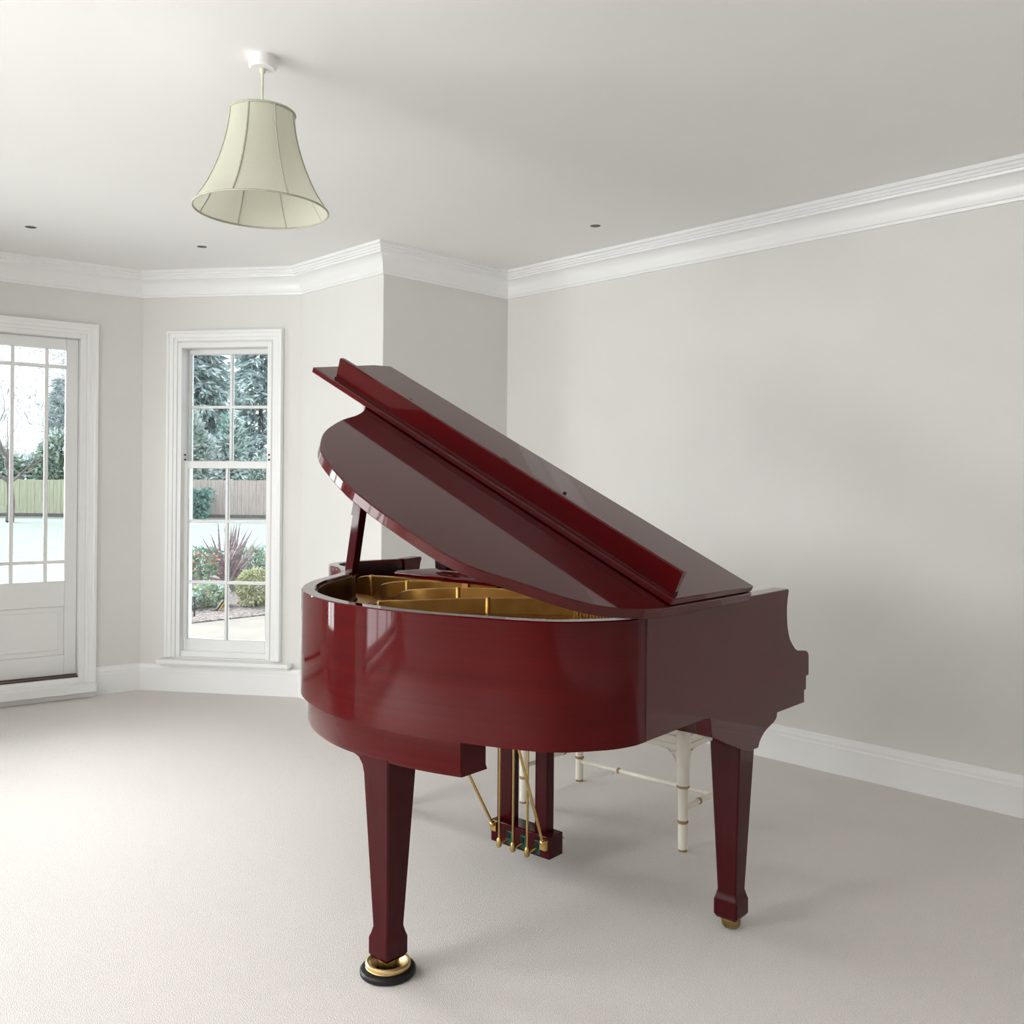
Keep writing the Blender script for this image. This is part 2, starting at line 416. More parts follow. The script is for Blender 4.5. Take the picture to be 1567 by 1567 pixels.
for i in range(25):
    t = i/24; row = []
    for k in range(SEG):
        a = 2*PI*k/SEG; ph = ((a-PH) % (PI/4))/(PI/4)
        sag = 1 - .035*math.sin(PI*ph)*math.sin(PI*min(1, t*1.0))
        rr = shade_r(t)*sag; row.append((rr*math.cos(a), rr*math.sin(a), ZT+(ZB-ZT)*t))
    rows.append(row)
rings(bm, rows, True, False); obj('lamp_shade', bm, M['shade'], pen, 60)
bm = bmesh.new()
for rr, z in ((shade_r(0), ZT), (shade_r(1), ZB)):
    q = [(rr*math.cos(2*PI*k/64), rr*math.sin(2*PI*k/64), z) for k in range(65)]
    tube(bm, q, .004 if z == ZT else .0032, 8, False)
for k in range(8):
    a = PH+k*PI/4
    tube(bm, [((shade_r(i/16)+.001)*math.cos(a), (shade_r(i/16)+.001)*math.sin(a), ZT+(ZB-ZT)*i/16) for i in range(17)], .0026, 6)
obj('shade_piping', bm, M['rib'], pen, 60)
bm = bmesh.new(); lathe(bm, [(.004, -.30), (.016, -.295), (.016, -.245), (.010, -.235), (.004, -.23)], 16); 
for k in range(3):
    a = 2*PI*k/3; tube(bm, [(.014*math.cos(a), .014*math.sin(a), -.25), (.098*math.cos(a), .098*math.sin(a), ZT)], .0016, 6)
obj('lamp_holder', bm, M['white_plastic'], pen)

# ------------------------------------------------------------------ grand piano
ANG = R_(3.976)
piano = empty('grand_piano', (1.843, 1.370, 0), ANG)
tag(piano, 'glossy red mahogany baby grand piano with raised lid on beige carpet', 'grand piano')
ZR0, ZR1 = .672, .98
rim_ctl = [(0, 0), (-.055, .004), (-.13, .034), (-.235, .125), (-.303, .295), (-.352, .48), (-.364, .66), (-.348, .82), (-.285, 1.0), (-.19, 1.14),
           (-.07, 1.255), (.06, 1.342), (.165, 1.408), (.245, 1.485), (.30, 1.58), (.338, 1.68), (.395, 1.755), (.49, 1.795), (.61, 1.795), (.76, 1.765)]
path = catmull(rim_ctl, 8)
# walking bass->treble round the tail keeps the inside on the right
def wallring(bm, pth, th, z0, z1):
    inn = offset(pth, -th)
    rows = []
    for a, b in zip(pth, inn):
        rows.append([(a.x, a.y, z0), (a.x, a.y, z1-.003), (a.x+(b.x-a.x)*.07, a.y+(b.y-a.y)*.07, z1), (b.x-(b.x-a.x)*.07, b.y-(b.y-a.y)*.07, z1), (b.x, b.y, z1-.003), (b.x, b.y, z0)])
    rings(bm, rows, True, True)
bm = bmesh.new(); wallring(bm, path, .042, ZR0, ZR1); obj('case_rim', bm, M['wood'], piano, 30)
inner = offset(path, -.0425)
bm = bmesh.new()
inn2 = offset(path, -.048)
rings(bm, [[(a.x, a.y, .80), (a.x, a.y, .968), (b.x, b.y, .968), (b.x, b.y, .80)] for a, b in zip(inner, inn2)], True, True)
obj('rim_lining', bm, M['dark'], piano, 30)
# lower frame under the tail
i0 = min(range(len(path)), key=lambda i: abs(path[i].y-.34)+abs(path[i].x+.31)); i1 = min(range(len(path)), key=lambda i: (path[i]-Vector((.20, 1.44))).length)
sub = offset(path[i0:i1], -.022)
bel = [(p.x, p.y) for p in sub]
e0 = sub[0]; bel = bel + [(.12, 1.20), (-.06, .85), (e0.x+.095, .80), (e0.x+.095, e0.y+.002)]
bm = bmesh.new()
def bz(a, b): return (a, b, .578)
rows = [[(a, b, ZR0+.002) for a, b in bel], [(a, b, .592) for a, b in bel], [(a+.006*(1 if a < -.1 else 0), b, .578) for a, b in bel]]
rings(bm, rows, True, True); obj('tail_frame', bm, M['wood'], piano, 30)
# bass side panel and treble side panel (cheeks with scrolled arms)
cheek = [(0, .672), (0, .98), (.806, .986), (.8145, .980), (.806, .955), (.802, .93), (.802, .90), (.806, .872), (.8135, .848), (.826, .825), (.842, .810), (.860, .795), (.8815, .7835),
         (.935, .777), (.952, .773), (.963, .767), (.968, .757), (.9685, .6927), (.949, .692), (.949, .649), (.935, .648), (.935, .609), (.7384, .611), (.735, .600), (.728, .592), (.712, .585), (.69, .580), (.668, .574), (.648, .566), (.632, .556), (.620, .545), (.612, .530),
         (.56, .532), (.5128, .545), (.42, .580), (.36, .606), (.333, .616), (.327, .63), (.324, .658), (.318, .672), (.29, .674)]
for v0, v1, nm in ((0, .05, 'side_panel'), (1.715, 1.765, 'side_panel')):
    bm = bmesh.new()
    pl = cheek if v0 == 0 else [(max(a, .765), z) if a < .765 and z > .6 else (a, z) for a, z in cheek if a >= .5 or z > .9 or a == 0]
    if v0: pl = [(.765, .672), (.765, .98)] + [(a+.05*(z > .77), z) for a, z in cheek[2:25]] + [(.765, .611)]
    prism(bm, pl, lambda a, b: (a, v0, b), lambda a, b: (a, v1, b)); obj(nm, bm, M['lidwood'], piano, 30, .0025)
bm = bmesh.new(); box(bm, -.0025, .0005, -.0008, .01, .675, .978); obj('panel_joint', bm, M['gap'], piano)
# key bed, key slip, fallboard, keys
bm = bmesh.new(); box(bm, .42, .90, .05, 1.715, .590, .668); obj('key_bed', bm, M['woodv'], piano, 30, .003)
bm = bmesh.new(); box(bm, .93, .952, .05, 1.715, .668, .735); obj('key_slip', bm, M['wood'], piano, 30, .003)
bm = bmesh.new()
for k in range(52): box(bm, .79, .925, .305+k*.0238, .305+k*.0238+.0228, .70, .722)
kb = obj('keyboard', bm, M['ivory'], piano)
bm = bmesh.new(); kk = 0
for k in range(51):
    if k % 7 in (1, 4): continue
    box(bm, .79, .875, .305+k*.0238+.018, .305+k*.0238+.0295, .722, .735)
obj('black_keys', bm, M['black'], kb)
bm = bmesh.new(); box(bm, .79, .928, .05, .30, .668, .735); obj('key_block', bm, M['wood'], piano, 30, .003)
bm = bmesh.new(); box(bm, .79, .928, 1.55, 1.715, .668, .735); obj('key_block', bm, M['wood'], piano, 30, .003)
bm = bmesh.new(); prism(bm, [(.775, .70), (.79, .70), (.80, .86), (.79, .93), (.775, .93)], lambda a, b: (a, .05, b), lambda a, b: (a, 1.715, b)); obj('fallboard', bm, M['wood'], piano, 30, .003)
# soundboard, plate
ins = [(p.x, p.y) for p in offset(path, -.05)]
bm = bmesh.new(); prism(bm, ins+[(.77, .06)], lambda a, b: (a, b, .815), lambda a, b: (a, b, .832)); obj('soundboard', bm, M['board'], piano)
bm = bmesh.new()
oo = offset(path, -.055); ii = offset(path, -.13)
k0 = 6; k1 = len(path)-18
rings(bm, [[(a.x, a.y, .835), (a.x, a.y, .872), (b.x, b.y, .866), (b.x, b.y, .835)] for a, b in zip(oo[k0:k1], ii[k0:k1])], True, True)
prism(bm, [(.02, .075), (.70, .075), (.72, 1.45), (.52, 1.45), (.45, 1.0), (.33, .62), (.10, .36), (-.08, .20)], lambda a, b: (a, b, .836), lambda a, b: (a, b, .874))
plate = obj('iron_plate', bm, M['gold'], piano, 30)
def strut(pts, z0=.85, th=.016, posts=()):
    cs = catmull([p for p in pts], 6); bm = bmesh.new(); rows = []
    xy = [Vector((p.x, p.y)) for p in cs]; l = offset(xy, th/2); rr = offset(xy, -th/2)
    for p, a, b in zip(cs, l, rr):
        rows.append([(a.x, a.y, z0), (a.x, a.y, p.z-.003), ((a.x+p.x)/2, (a.y+p.y)/2, p.z), ((b.x+p.x)/2, (b.y+p.y)/2, p.z), (b.x, b.y, p.z-.003), (b.x, b.y, z0)])
    rings(bm, rows, True, True)
    for q in posts:
        p = cs[int(q*(len(cs)-1))]; lathe(bm, [(.013, z0), (.012, p.z-.004), (.008, p.z+.002)], 12, Matrix.Translation((p.x, p.y, 0)))
    obj('plate_strut', bm, M['gold'], plate, 40)
strut([(.45, 1.70, .875), (.437, 1.64, .91), (.44, 1.585, .94), (.48, 1.35, .945), (.52, 1.10, .945)], posts=(.55,))
strut([(.41, 1.50, .868), (.372, 1.43, .90), (.34, 1.355, .935), (.39, 1.29, .945), (.47, 1.20, .945), (.58, 1.02, .945)], posts=(.62,))
strut([(.37, 1.34, .868), (.31, 1.245, .905), (.275, 1.165, .93), (.285, 1.09, .94), (.345, 1.01, .945), (.415, .894, .947), (.52, .72, .945)], posts=(.72,))
strut([(.16, 1.27, .868), (.095, 1.13, .905), (.085, 1.06, .92), (.12, .97, .926), (.212, .858, .933), (.339, .688, .94), (.47, .50, .94)], posts=(.25, .75))
bm = bmesh.new()   # strings fanning from pin block to tail
for k in range(70):
    q = k/69; a = Vector((.44, .20+q*1.15, .888)); ia = int((.10+.55*q)*(len(ii)-1)); b = ii[ia]
    tube(bm, [a, (b.x, b.y, .884)], .0012, 4)
obj('strings', bm, M['copper'], piano); bpy.data.objects['strings']['kind'] = 'stuff'
bm = bmesh.new()
pins0 = None
for row in range(2):
    for k in range(24):
        q = k/23
        bm = bmesh.new(); lathe(bm, [(.0036, 0), (.0036, .042), (.0028, .045)], 8)
        o = obj('tuning_pin', bm, M['brass'], plate); o.location = (.395+.045*q+row*.024, .29+.33*q, .874)
# music desk lying across the front of the case, with scrolled left support
bm = bmesh.new(); prism(bm, [(.47, .945), (.74, .945), (.74, .962), (.485, .966), (.47, .960)], lambda a, b: (a, .10, b), lambda a, b: (a, 1.455, b))
md = obj('music_shelf', bm, M['wood'], piano, 30, .003)
bm = bmesh.new(); prism(bm, [(.60, .968), (.622, .968), (.685, 1.075), (.68, 1.09), (.662, 1.08)], lambda a, b: (a, .50, b), lambda a, b: (a, 1.335, b)); dk = obj('music_desk', bm, M['wood'], piano, 30, .004)
bm = bmesh.new()
scroll = [(1.345, .985), (1.343, 1.07), (1.30, 1.085), (1.25, 1.05), (1.255, 1.01), (1.275, .985), (1.29, .972), (1.315, .970), (1.335, .974)]
sc_ = catmull([(a, b, 0) for a, b in scroll], 5, True)
prism(bm, [(p.x, p.y) for p in sc_], lambda a, b: (.585, a, b), lambda a, b: (.600, a, b)); obj('desk_bracket', bm, M['dark'], dk, 40)
bm = bmesh.new(); bmesh.ops.create_uvsphere(bm, u_segments=16, v_segments=10, radius=.012, matrix=Matrix.Translation((.578, 1.262, 1.012))); obj('desk_knob', bm, M['brass'], dk)

# lid
AL = R_(26.6); ca, sa = math.cos(AL), math.sin(AL)
def L3(u, w, h): return (u, w*ca-h*sa, 1.0+w*sa+h*ca)
lid_ctl = [(.02, -.035), (-.083, -.022), (-.19, .013), (-.271, .067), (-.345, .1405), (-.424, .2176), (-.464, .305), (-.487, .455), (-.4926, .557), (-.488, .64), (-.450, .796),
           (-.392, .89), (-.319, .971), (-.205, 1.055), (-.106, 1.109), (-.03, 1.172), (.045, 1.28), (.12, 1.42), (.20, 1.525), (.30, 1.58), (.385, 1.60)]
lp = [(p.x, p.y) for p in catmull(lid_ctl, 8)]
lid_poly = [(.483, -.035)] + lp
bm = bmesh.new(); prism(bm, lid_poly, lambda a, b: L3(a, b, -.007), lambda a, b: L3(a, b, .02)); lid = obj('lid', bm, M['lidwood'], piano, 30, .003)
flap_poly = [(.05, -.03), (.483, -.030), (.398, 1.59), (.30, 1.575), (-.045, 1.461)]
bm = bmesh.new(); prism(bm, flap_poly, lambda a, b: L3(a, b, .0215), lambda a, b: L3(a, b, .040)); flap = obj('lid_flap', bm, M['lidwood'], lid, 30, .003)
# upright moulded lip along the free edge of the folded flap
bm = bmesh.new()
lipA, lipB = Vector((.058, -.018)), Vector((-.022, 1.372)); ax = (lipB-lipA).normalized(); px_ = Vector((ax.y, -ax.x))   # px_: towards the fold (+u)
lprof = [(.004, .0402), (.004, .045), (.010, .0452), (.002, .107), (.006, .111), (.022, .111), (.024, .106), (.022, .06), (.030, .0402)]
rows = []
for p in (lipA, lipA+ax*.004, lipB-ax*.004, lipB):
    rows.append([L3((p+px_*a).x, (p+px_*a).y, h) for a, h in lprof])
rings(bm, rows, True, True); obj('flap_lip', bm, M['lidwood'], flap, 12)
for a, b in ((.207, 1.235), (.223, .891), (.269, .542), (.116, .012)):
    bm = bmesh.new(); lathe(bm, [(.006, 0), (.006, .003), (.004, .004)], 12, Matrix.Translation(L3(a, b, .0405)) @ Matrix.Rotation(AL, 4, 'X')); obj('flap_bumper', bm, M['black'], flap)
# prop stick
bm = bmesh.new()
p0 = Vector((.27, 1.475, .93)); p1 = Vector((.15, 1.20, 1.575))
def bar(bm, p0, p1, wa, wb, ref=(1, 0, 0), t0=.02, t1=.02):
    t = (p1-p0).normalized(); s = Vector(ref); s = (s-t*s.dot(t)).normalized(); q = t.cross(s)
    rings(bm, [[p+s*a*wd/2+q*b*tk/2 for a, b in ((-1, -1), (1, -1), (1, 1), (-1, 1))] for p, wd, tk in ((p0, wa, t0), (p1, wb, t1))], True, True)
bar(bm, p0, p1, .030, .034, (0, 0, 1) if False else (1, 0, 0), .046, .036); ps = obj('prop_stick', bm, M['woodv'], piano, 30, .003)
bm = bmesh.new(); q0 = p0+(p1-p0)*.40+Vector((0, .028, 0)); q1 = p0+(p1-p0)*.78+Vector((0, .016, 0)); bar(bm, q0, q1, .022, .018, (1, 0, 0), .016, .014); obj('short_prop', bm, M['woodv'], ps, 30, .003)
bm = bmesh.new(); lathe(bm, [(.007, -.024), (.007, .024)], 12, Matrix.Translation(p0+(p1-p0)*.06) @ Matrix.Rotation(PI/2, 4, 'X')); obj('prop_pivot', bm, M['brass'], ps)
# legs
def leg(u, v, ztop, dz=0, cap=None):
    bm = bmesh.new()
    rows = []
    for z, w in ((ztop, .106), (.117, .060), (.100, .068), (.088, .076), (.046, .076), (.037, .066), (.034, .050)):
        z = z+dz if z < ztop else z
        h = w/2; c = .004
        rows.append([(u+a, v+b, z) for a, b in ((-h+c, -h), (h-c, -h), (h, -h+c), (h, h-c), (h-c, h), (-h+c, h), (-h, h-c), (-h, -h+c))])
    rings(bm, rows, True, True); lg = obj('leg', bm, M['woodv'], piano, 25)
    bm = bmesh.new(); lathe(bm, [(.012, .032+dz), (.016, .040+dz)], 14, Matrix.Translation((u, v, 0)))
    Mx = Matrix.Translation((u, v, .0285+dz)) @ Matrix.Rotation(R_(35), 4, 'Z') @ Matrix.Rotation(PI/2, 4, 'X')
    lathe(bm, [(.008, -.028), (.019, -.0255), (.0265, -.017), (.0284, -.007), (.0284, .007), (.0265, .017), (.019, .0255), (.008, .028)], 24, Mx)
    obj('caster', bm, M['brass_dark'], lg, 50)
leg(.556, .056, .660); leg(-.2855, .618, .60, .009); leg(.56, 1.55, .614)
bm = bmesh.new(); prism(bm, [(.675, .60), (.76, .60), (.76, .578), (.725, .574), (.700, .566), (.685, .550), (.679, .53), (.672, .53)], lambda a, b: (-.325, a, b), lambda a, b: (-.245, a, b)); obj('leg_block', bm, M['wood'], piano, 30, .003)
bm = bmesh.new(); box(bm, .50, .62, 1.49, 1.61, .57, .614); obj('leg_block', bm, M['wood'], piano, 30, .003)
# lyre
bm = bmesh.new(); box(bm, .49, .565, .690, .955, .045, .122); lyb = obj('pedal_box', bm, M['woodv'], piano, 30, .004)
for v0, v1 in ((.880, .950), (.722, .776)):
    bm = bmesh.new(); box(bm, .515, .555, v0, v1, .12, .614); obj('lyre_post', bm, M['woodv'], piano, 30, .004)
    bm = bmesh.new()
for v0 in (.868, .805, .742):
    bm = bmesh.new(); box(bm, .4880, .4905, v0-.012, v0+.010, .054, .100); fp = obj('felt_pad', bm, M['felt'], lyb)
    bm = bmesh.new(); box(bm, .4865, .4890, v0-.007, v0+.007, .074, .094); obj('pedal_slot', bm, M['black'], fp)
    bm = bmesh.new(); tube(bm, [(.455, v0+.016, .066), (.455, v0+.016, .62)], .0042, 10); lathe(bm, [(.006, .050), (.0095, .054), (.0095, .074), (.006, .082)], 12, Matrix.Translation((.455, v0+.016, 0)))
    tube(bm, [(.49, v0+.006, .072), (.455, v0+.016, .062)], .005, 8); obj('pedal_rod', bm, M['rod'], piano, 40)
    bm = bmesh.new(); pc = [(.565, v0, .088), (.58, v0, .088), (.595, v0, .084), (.612, v0, .078), (.620, v0, .077)]
    rows = []
    for (a, b, z), w in zip(pc, (.010, .010, .016, .021, .012)): rows.append([(a, b-w, z-.004), (a, b+w, z-.004), (a, b+w, z+.004), (a, b-w, z+.004)])
    rings(bm, rows, True, True); obj('pedal', bm, M['brass'], lyb, 40, .002)
for a, b in (((.47, .930, .115), (.20, .960, .60)), ((.475, .707, .105), (.20, .640, .66))):
    bm = bmesh.new(); tube(bm, [a, b], .0050, 10); bmesh.ops.create_uvsphere(bm, u_segments=12, v_segments=8, radius=.011, matrix=Matrix.Translation(a)); box(bm, .474, .492, a[1]-.012, a[1]+.012, a[2]-.026, a[2]+.006); obj('lyre_brace', bm, M['brass'], piano, 40)

# caster cup
wl = Matrix.Rotation(ANG, 4, 'Z') @ Vector((-.2855, .618, 0)) + Vector((1.843, 1.370, 0))
cup = empty('caster_cup', wl); tag(cup, 'round black and gold caster cup under the near tail leg of the piano', 'caster cup')
bm = bmesh.new(); lathe(bm, [(.004, 0), (.070, 0), (.0745, .004), (.0745, .013), (.071, .017), (.060, .0185), (.040, .0185), (.032, .006), (.004, .005)], 64); obj('cup_base', bm, M['black'], cup, 40)
bm = bmesh.new(); lathe(bm, [(.057, .0188), (.0595, .021), (.0565, .0235), (.0600, .026), (.0600, .031), (.056, .034), (.050, .0335), (.040, .024), (.033, .015), (.0325, .0075)], 64, cap=False)
obj('cup_ring', bm, M['cup_gold'], cup, 40)

# ------------------------------------------------------------------ bench
bench = empty('piano_bench', (1.843, 1.370, 0), ANG)
tag(bench, 'white bamboo-style piano bench with bronze rings behind the grand piano', 'bench')
BU0, BU1, BV0, BV1 = .965, 1.345, .46, 1.205
ZS = .425
for bu in (BU0, BU1):
    for bv in (BV0, BV1):
        bm = bmesh.new()
        lathe(bm, [(.0165, .008), (.0172, .12), (.0185, .228), (.0225, .236), (.0235, .30), (.0255, .36), (.0260, .40), (.0255, .425), (.022, .432)], 20, Matrix.Translation((bu, bv, 0)))
        lg = obj('leg', bm, M['cream'], bench, 40)
        for z, rr in ((.105, .019), (.232, .0225)):
            bm = bmesh.new(); lathe(bm, [(rr-.002, z-.006), (rr+.001, z-.003), (rr+.001, z+.003), (rr-.002, z+.006)], 20, Matrix.Translation((bu, bv, 0))); obj('leg_ring', bm, M['gilt'], lg, 60)
        bm = bmesh.new(); lathe(bm, [(.015, 0), (.0165, .002), (.0165, .010)], 20, Matrix.Translation((bu, bv, 0))); obj('leg_tip', bm, M['gilt'], lg)
def stretcher(a, b, rings_at, rad=.0095):
    a, b = Vector(a), Vector(b)
    bm = bmesh.new(); tube(bm, [a, b], rad, 12); st = obj('stretcher', bm, M['cream'], bench)
    for q in rings_at:
        p = a+(b-a)*q; t = (b-a).normalized(); bm = bmesh.new(); tube(bm, [p-t*.005, p+t*.005], rad+.0025, 12); obj('stretcher_ring', bm, M['gilt'], st)
stretcher((BU1, BV0, .088), (BU1, BV1, .088), (.28, .72))
for bv in (BV0, BV1): stretcher((BU0, bv, .150), (BU1, bv, .150), (.3, .7))
for (a0, a1, b0, b1, nm) in ((BU0-.01, BU0+.01, BV0, BV1, 'apron_rail'), (BU1-.01, BU1+.01, BV0, BV1, 'apron_rail'), (BU0, BU1, BV0-.01, BV0+.01, 'apron_rail'), (BU0, BU1, BV1-.01, BV1+.01, 'apron_rail')):
    bm = bmesh.new(); box(bm, a0, a1, b0, b1,   .358, .378); box(bm, a0-.003*(a1-a0 < .05), a1+.003*(a1-a0 < .05), b0-.003*(b1-b0 < .05), b1+.003*(b1-b0 < .05), .384, .408); box(bm, a0, a1, b0, b1, .414, .432); box(bm, a0+.004*(a1-a0 < .05), a1-.004*(a1-a0 < .05), b0+.004*(b1-b0 < .05), b1-.004*(b1-b0 < .05), .358, .432); obj(nm, bm, M['cream'], bench, 30, .002)
for bu, su in ((BU0, 1), (BU1, -1)):
    for bv, sv in ((BV0, 1), (BV1, -1)):
        for ax_ in (0, 1):
            bm = bmesh.new(); pts = []
            for k in range(9):
                a = k/8*PI/2; d = .018+.072*(1-math.cos(a)); z = .268+.090*math.sin(a)
                d = .020+.075*(1-math.sin(PI/2-a)); pts.append((bu+su*d*(ax_ == 0), bv+sv*d*(ax_ == 1), z))
            tube(bm, pts, .0052, 8)
            p = pts[5]; tube(bm, [p, (bu+su*.018*(ax_ == 0), bv+sv*.018*(ax_ == 1), .354)], .005, 8); obj('corner_bracket', bm, M['cream'], bench)
bm = bmesh.new(); box(bm, BU0-.02, BU1+.02, BV0-.02, BV1+.02, .432, .450); obj('seat_board', bm, M['cream'], bench, 30, .005)
bm = bmesh.new(); box(bm, BU0-.012, BU1+.012, BV0-.012, BV1+.012, .450, .505); obj('seat_cushion', bm, M['cushion'], bench, 30, .018)

# ------------------------------------------------------------------ garden
GZ = -.15
M['lawn'] = noisy('frosty_lawn', (.21, .24, .225), (.25, .28, .265), 3, rough=1, lo=.35, hi=.65, bump=.3, bump_scale=30, spec=.05)
M['patio'] = noisy('sandstone_paving', (.165, .15, .135), (.205, .185, .165), 2.5, rough=.9, bump=.2, bump_scale=40)
M['soil'] = noisy('mulch', (.10, .085, .08), (.34, .30, .29), 38, rough=1, bump=.9, bump_scale=50, lo=.38, hi=.62, bdist=.03, spec=.05)
M['fence_g'] = noisy('mossy_larch', (.42, .42, .30), (.53, .52, .40), 3, (8, 8, .6), .9)
M['fence_b'] = noisy('brown_larch', (.43, .35, .325), (.55, .465, .435), 3, (8, 8, .6), .9)
M['conifer'] = noisy('blue_conifer', (.20, .265, .27), (.42, .50, .51), 2.2, rough=.9, lo=.3, hi=.7, spec=.1)
M['frost'] = noisy('frosted_foliage', (.42, .50, .48), (.72, .78, .78), 6, rough=.9, spec=.1)
M['laurel'] = noisy('grey_green_foliage', (.15, .23, .17), (.38, .46, .38), 5, rough=.8, spec=.1)
M['box_leaf'] = noisy('box_foliage', (.12, .20, .12), (.34, .44, .32), 14, rough=.8, spec=.1)
M['yellow_leaf'] = noisy('golden_foliage', (.36, .37, .22), (.56, .57, .40), 14, rough=.8, spec=.1)
M['low_green'] = noisy('pale_green_foliage', (.26, .34, .20), (.48, .55, .40), 14, rough=.8, spec=.1)
M['ivy'] = noisy('teal_ivy', (.13, .25, .22), (.27, .42, .38), 8, rough=.8, spec=.1)
M['purple'] = noisy('purple_strap_leaf', (.16, .11, .12), (.36, .28, .29), 6, (1, 1, 6), rough=.6)
M['redleaf'] = noisy('red_leaf', (.30, .06, .06), (.48, .16, .14), 20, rough=.7)
M['bark'] = noisy('bark', (.12, .105, .10), (.22, .20, .19), 10, (6, 6, 1), .95)
M['brick'] = noisy('pink_brick', (.50, .30, .27), (.58, .38, .34), 6, rough=.9)
M['roof'] = noisy('frosted_roof', (.66, .68, .70), (.74, .76, .78), 4, rough=.9)
M['spike'] = noisy('dark_metal', (.03, .03, .035), (.05, .05, .055), 20, rough=.5)

def ground(name, pts, z0, z1, m):
    bm = bmesh.new(); prism(bm, [(p[0], p[1]) for p in pts], lambda a, b: (a, b, z0), lambda a, b: (a, b, z1))
    o = obj(name, bm, m, ang=20); o['kind'] = 'structure'; return o
ground('lawn', [(-60, 0), (0, 90), (60, 110), (110, 60), (70, -20), (4.6, -3), (4.6, 4.4), (3.6, 5.6), (2.8, 6.3), (-.4, 6.5), (-3.2, 4.4), (-3.2, -3), (-40, -20)], -.40, GZ-.02, M['lawn'])
g = [on_ground(x, y, GZ) for x, y in ((150, 968), (285, 955), (420, 940), (560, 925))]
ground('patio', [(p.x, p.y) for p in g] + [(6.5, 4.5), (4.3, 4.6), (3.5, 5.5), (2.8, 6.2), (.6, 6.5)], GZ-.03, GZ, M['patio'])
h = [on_ground(x, y, GZ) for x, y in ((560, 862), (420, 862), (285, 866), (200, 880))]
soil = ground('flower_bed', [(p.x, p.y) for p in g] + [(p.x, p.y) for p in h], GZ-.04, GZ+.012, M['soil'])

def leafcard(bm, p, ln, wd, d=None, nrm=None):
    d = d or Vector((random.gauss(0, 1), random.gauss(0, 1), random.gauss(0, 1))).normalized()
    s = d.cross(nrm or Vector((random.gauss(0, 1), random.gauss(0, 1), random.gauss(0, 1)))).normalized()*wd/2
    n2 = d.cross(s).normalized()*wd*.12
    a = bm.verts.new(p); b = bm.verts.new(p+d*ln*.5+s+n2); c = bm.verts.new(p+d*ln); e = bm.verts.new(p+d*ln*.5-s+n2)
    bm.faces.new((a, b, c, e))
def clump(bm, c, rad, n, ln, wd, flat=.5):
    """leaf shell over an uneven ellipsoid"""
    c = Vector(c); rad = Vector(rad)
    lob = [(Vector((random.gauss(0, 1), random.gauss(0, 1), random.gauss(.3, 1))).normalized(), random.uniform(.75, 1.15)) for _ in range(14)]
    for _ in range(n):
        q = Vector((random.gauss(0, 1), random.gauss(0, 1), random.gauss(0, 1))).normalized()
        k = max(lob, key=lambda l: l[0].dot(q))[1]*random.uniform(.55, 1.0)**.5
        p = c+Vector((q.x*rad.x, q.y*rad.y, q.z*rad.z))*k
        if p.z < GZ: continue
        d = (q+Vector((random.gauss(0, .6), random.gauss(0, .6), random.gauss(0, .6)))).normalized()
        leafcard(bm, p, ln*random.uniform(.6, 1.3), wd*random.uniform(.7, 1.2), d)
def plant(name, label, cat, loc, group=None):
    e = empty(name, loc); tag(e, label, cat, group); return e
def add(e, name, bm, m):
    o = obj(name, bm, m, e, None, recalc=False); o.matrix_parent_inverse = Matrix.Translation(e.location).inverted(); return o

def conifer(x, d, hgt, wid, label, name='conifer_tree', nb=150, seed=1, grp='trees beyond the fence'):
    random.seed(seed)
    b = on_ground(x, 743+1414*1.45/d); b = at_depth(x, 743, d); b.z = GZ
    e = plant(name, label, 'tree', b, grp)
    bm = bmesh.new(); tube(bm, [b+Vector((0, 0, z*hgt)) for z in (0, .3, .6, .95)], [.22, .17, .1, .03], 8); add(e, 'trunk', bm, M['bark'])
    dark = bmesh.new(); pale = bmesh.new()
    for k in range(nb):
        q = (k+.5)/nb; z = .08+.90*q; a = k*2.39996+random.uniform(-.3, .3)
        ln = wid*(1-.80*q**1.4)*random.uniform(.75, 1.05)
        o = b+Vector((0, 0, z*hgt)); dr = Vector((math.cos(a), math.sin(a), 0))
        sag = random.uniform(.10, .30)
        side = Vector((-dr.y, dr.x, 0))
        for j in range(64):
            t = random.uniform(.12, 1)
            p = o+dr*ln*t+Vector((0, 0, .35*ln*t*(.35-t*sag*3.2)))
            p += side*random.gauss(0, .16*ln*(1-t*.4))+Vector((0, 0, random.gauss(0, .05)))
            dd = (dr*.6+side*random.uniform(-1, 1)+Vector((0, 0, random.uniform(-.9, .1)))).normalized()
            leafcard(pale if random.random() < .45 else dark, p, .62*random.uniform(.6, 1.3), .17, dd)
    add(e, 'needles', dark, M['conifer']); add(e, 'frosted_needles', pale, M['frost'])
conifer(300, 50, 11.0, 3.0, 'tall blue-green conifer with drooping frosted boughs seen in the window\'s left panes', seed=3)
conifer(398, 57, 13.5, 3.9, 'tall blue-green conifer filling the right upper panes of the sash window', seed=5)
conifer(100, 54, 7.6, 1.7, 'narrow dark conifer at the edge of the glazed door\'s last panes', seed=8, nb=90)
conifer(215, 60, 9.0, 2.2, 'dark conifer standing between the door view and the window view', seed=9, nb=90)

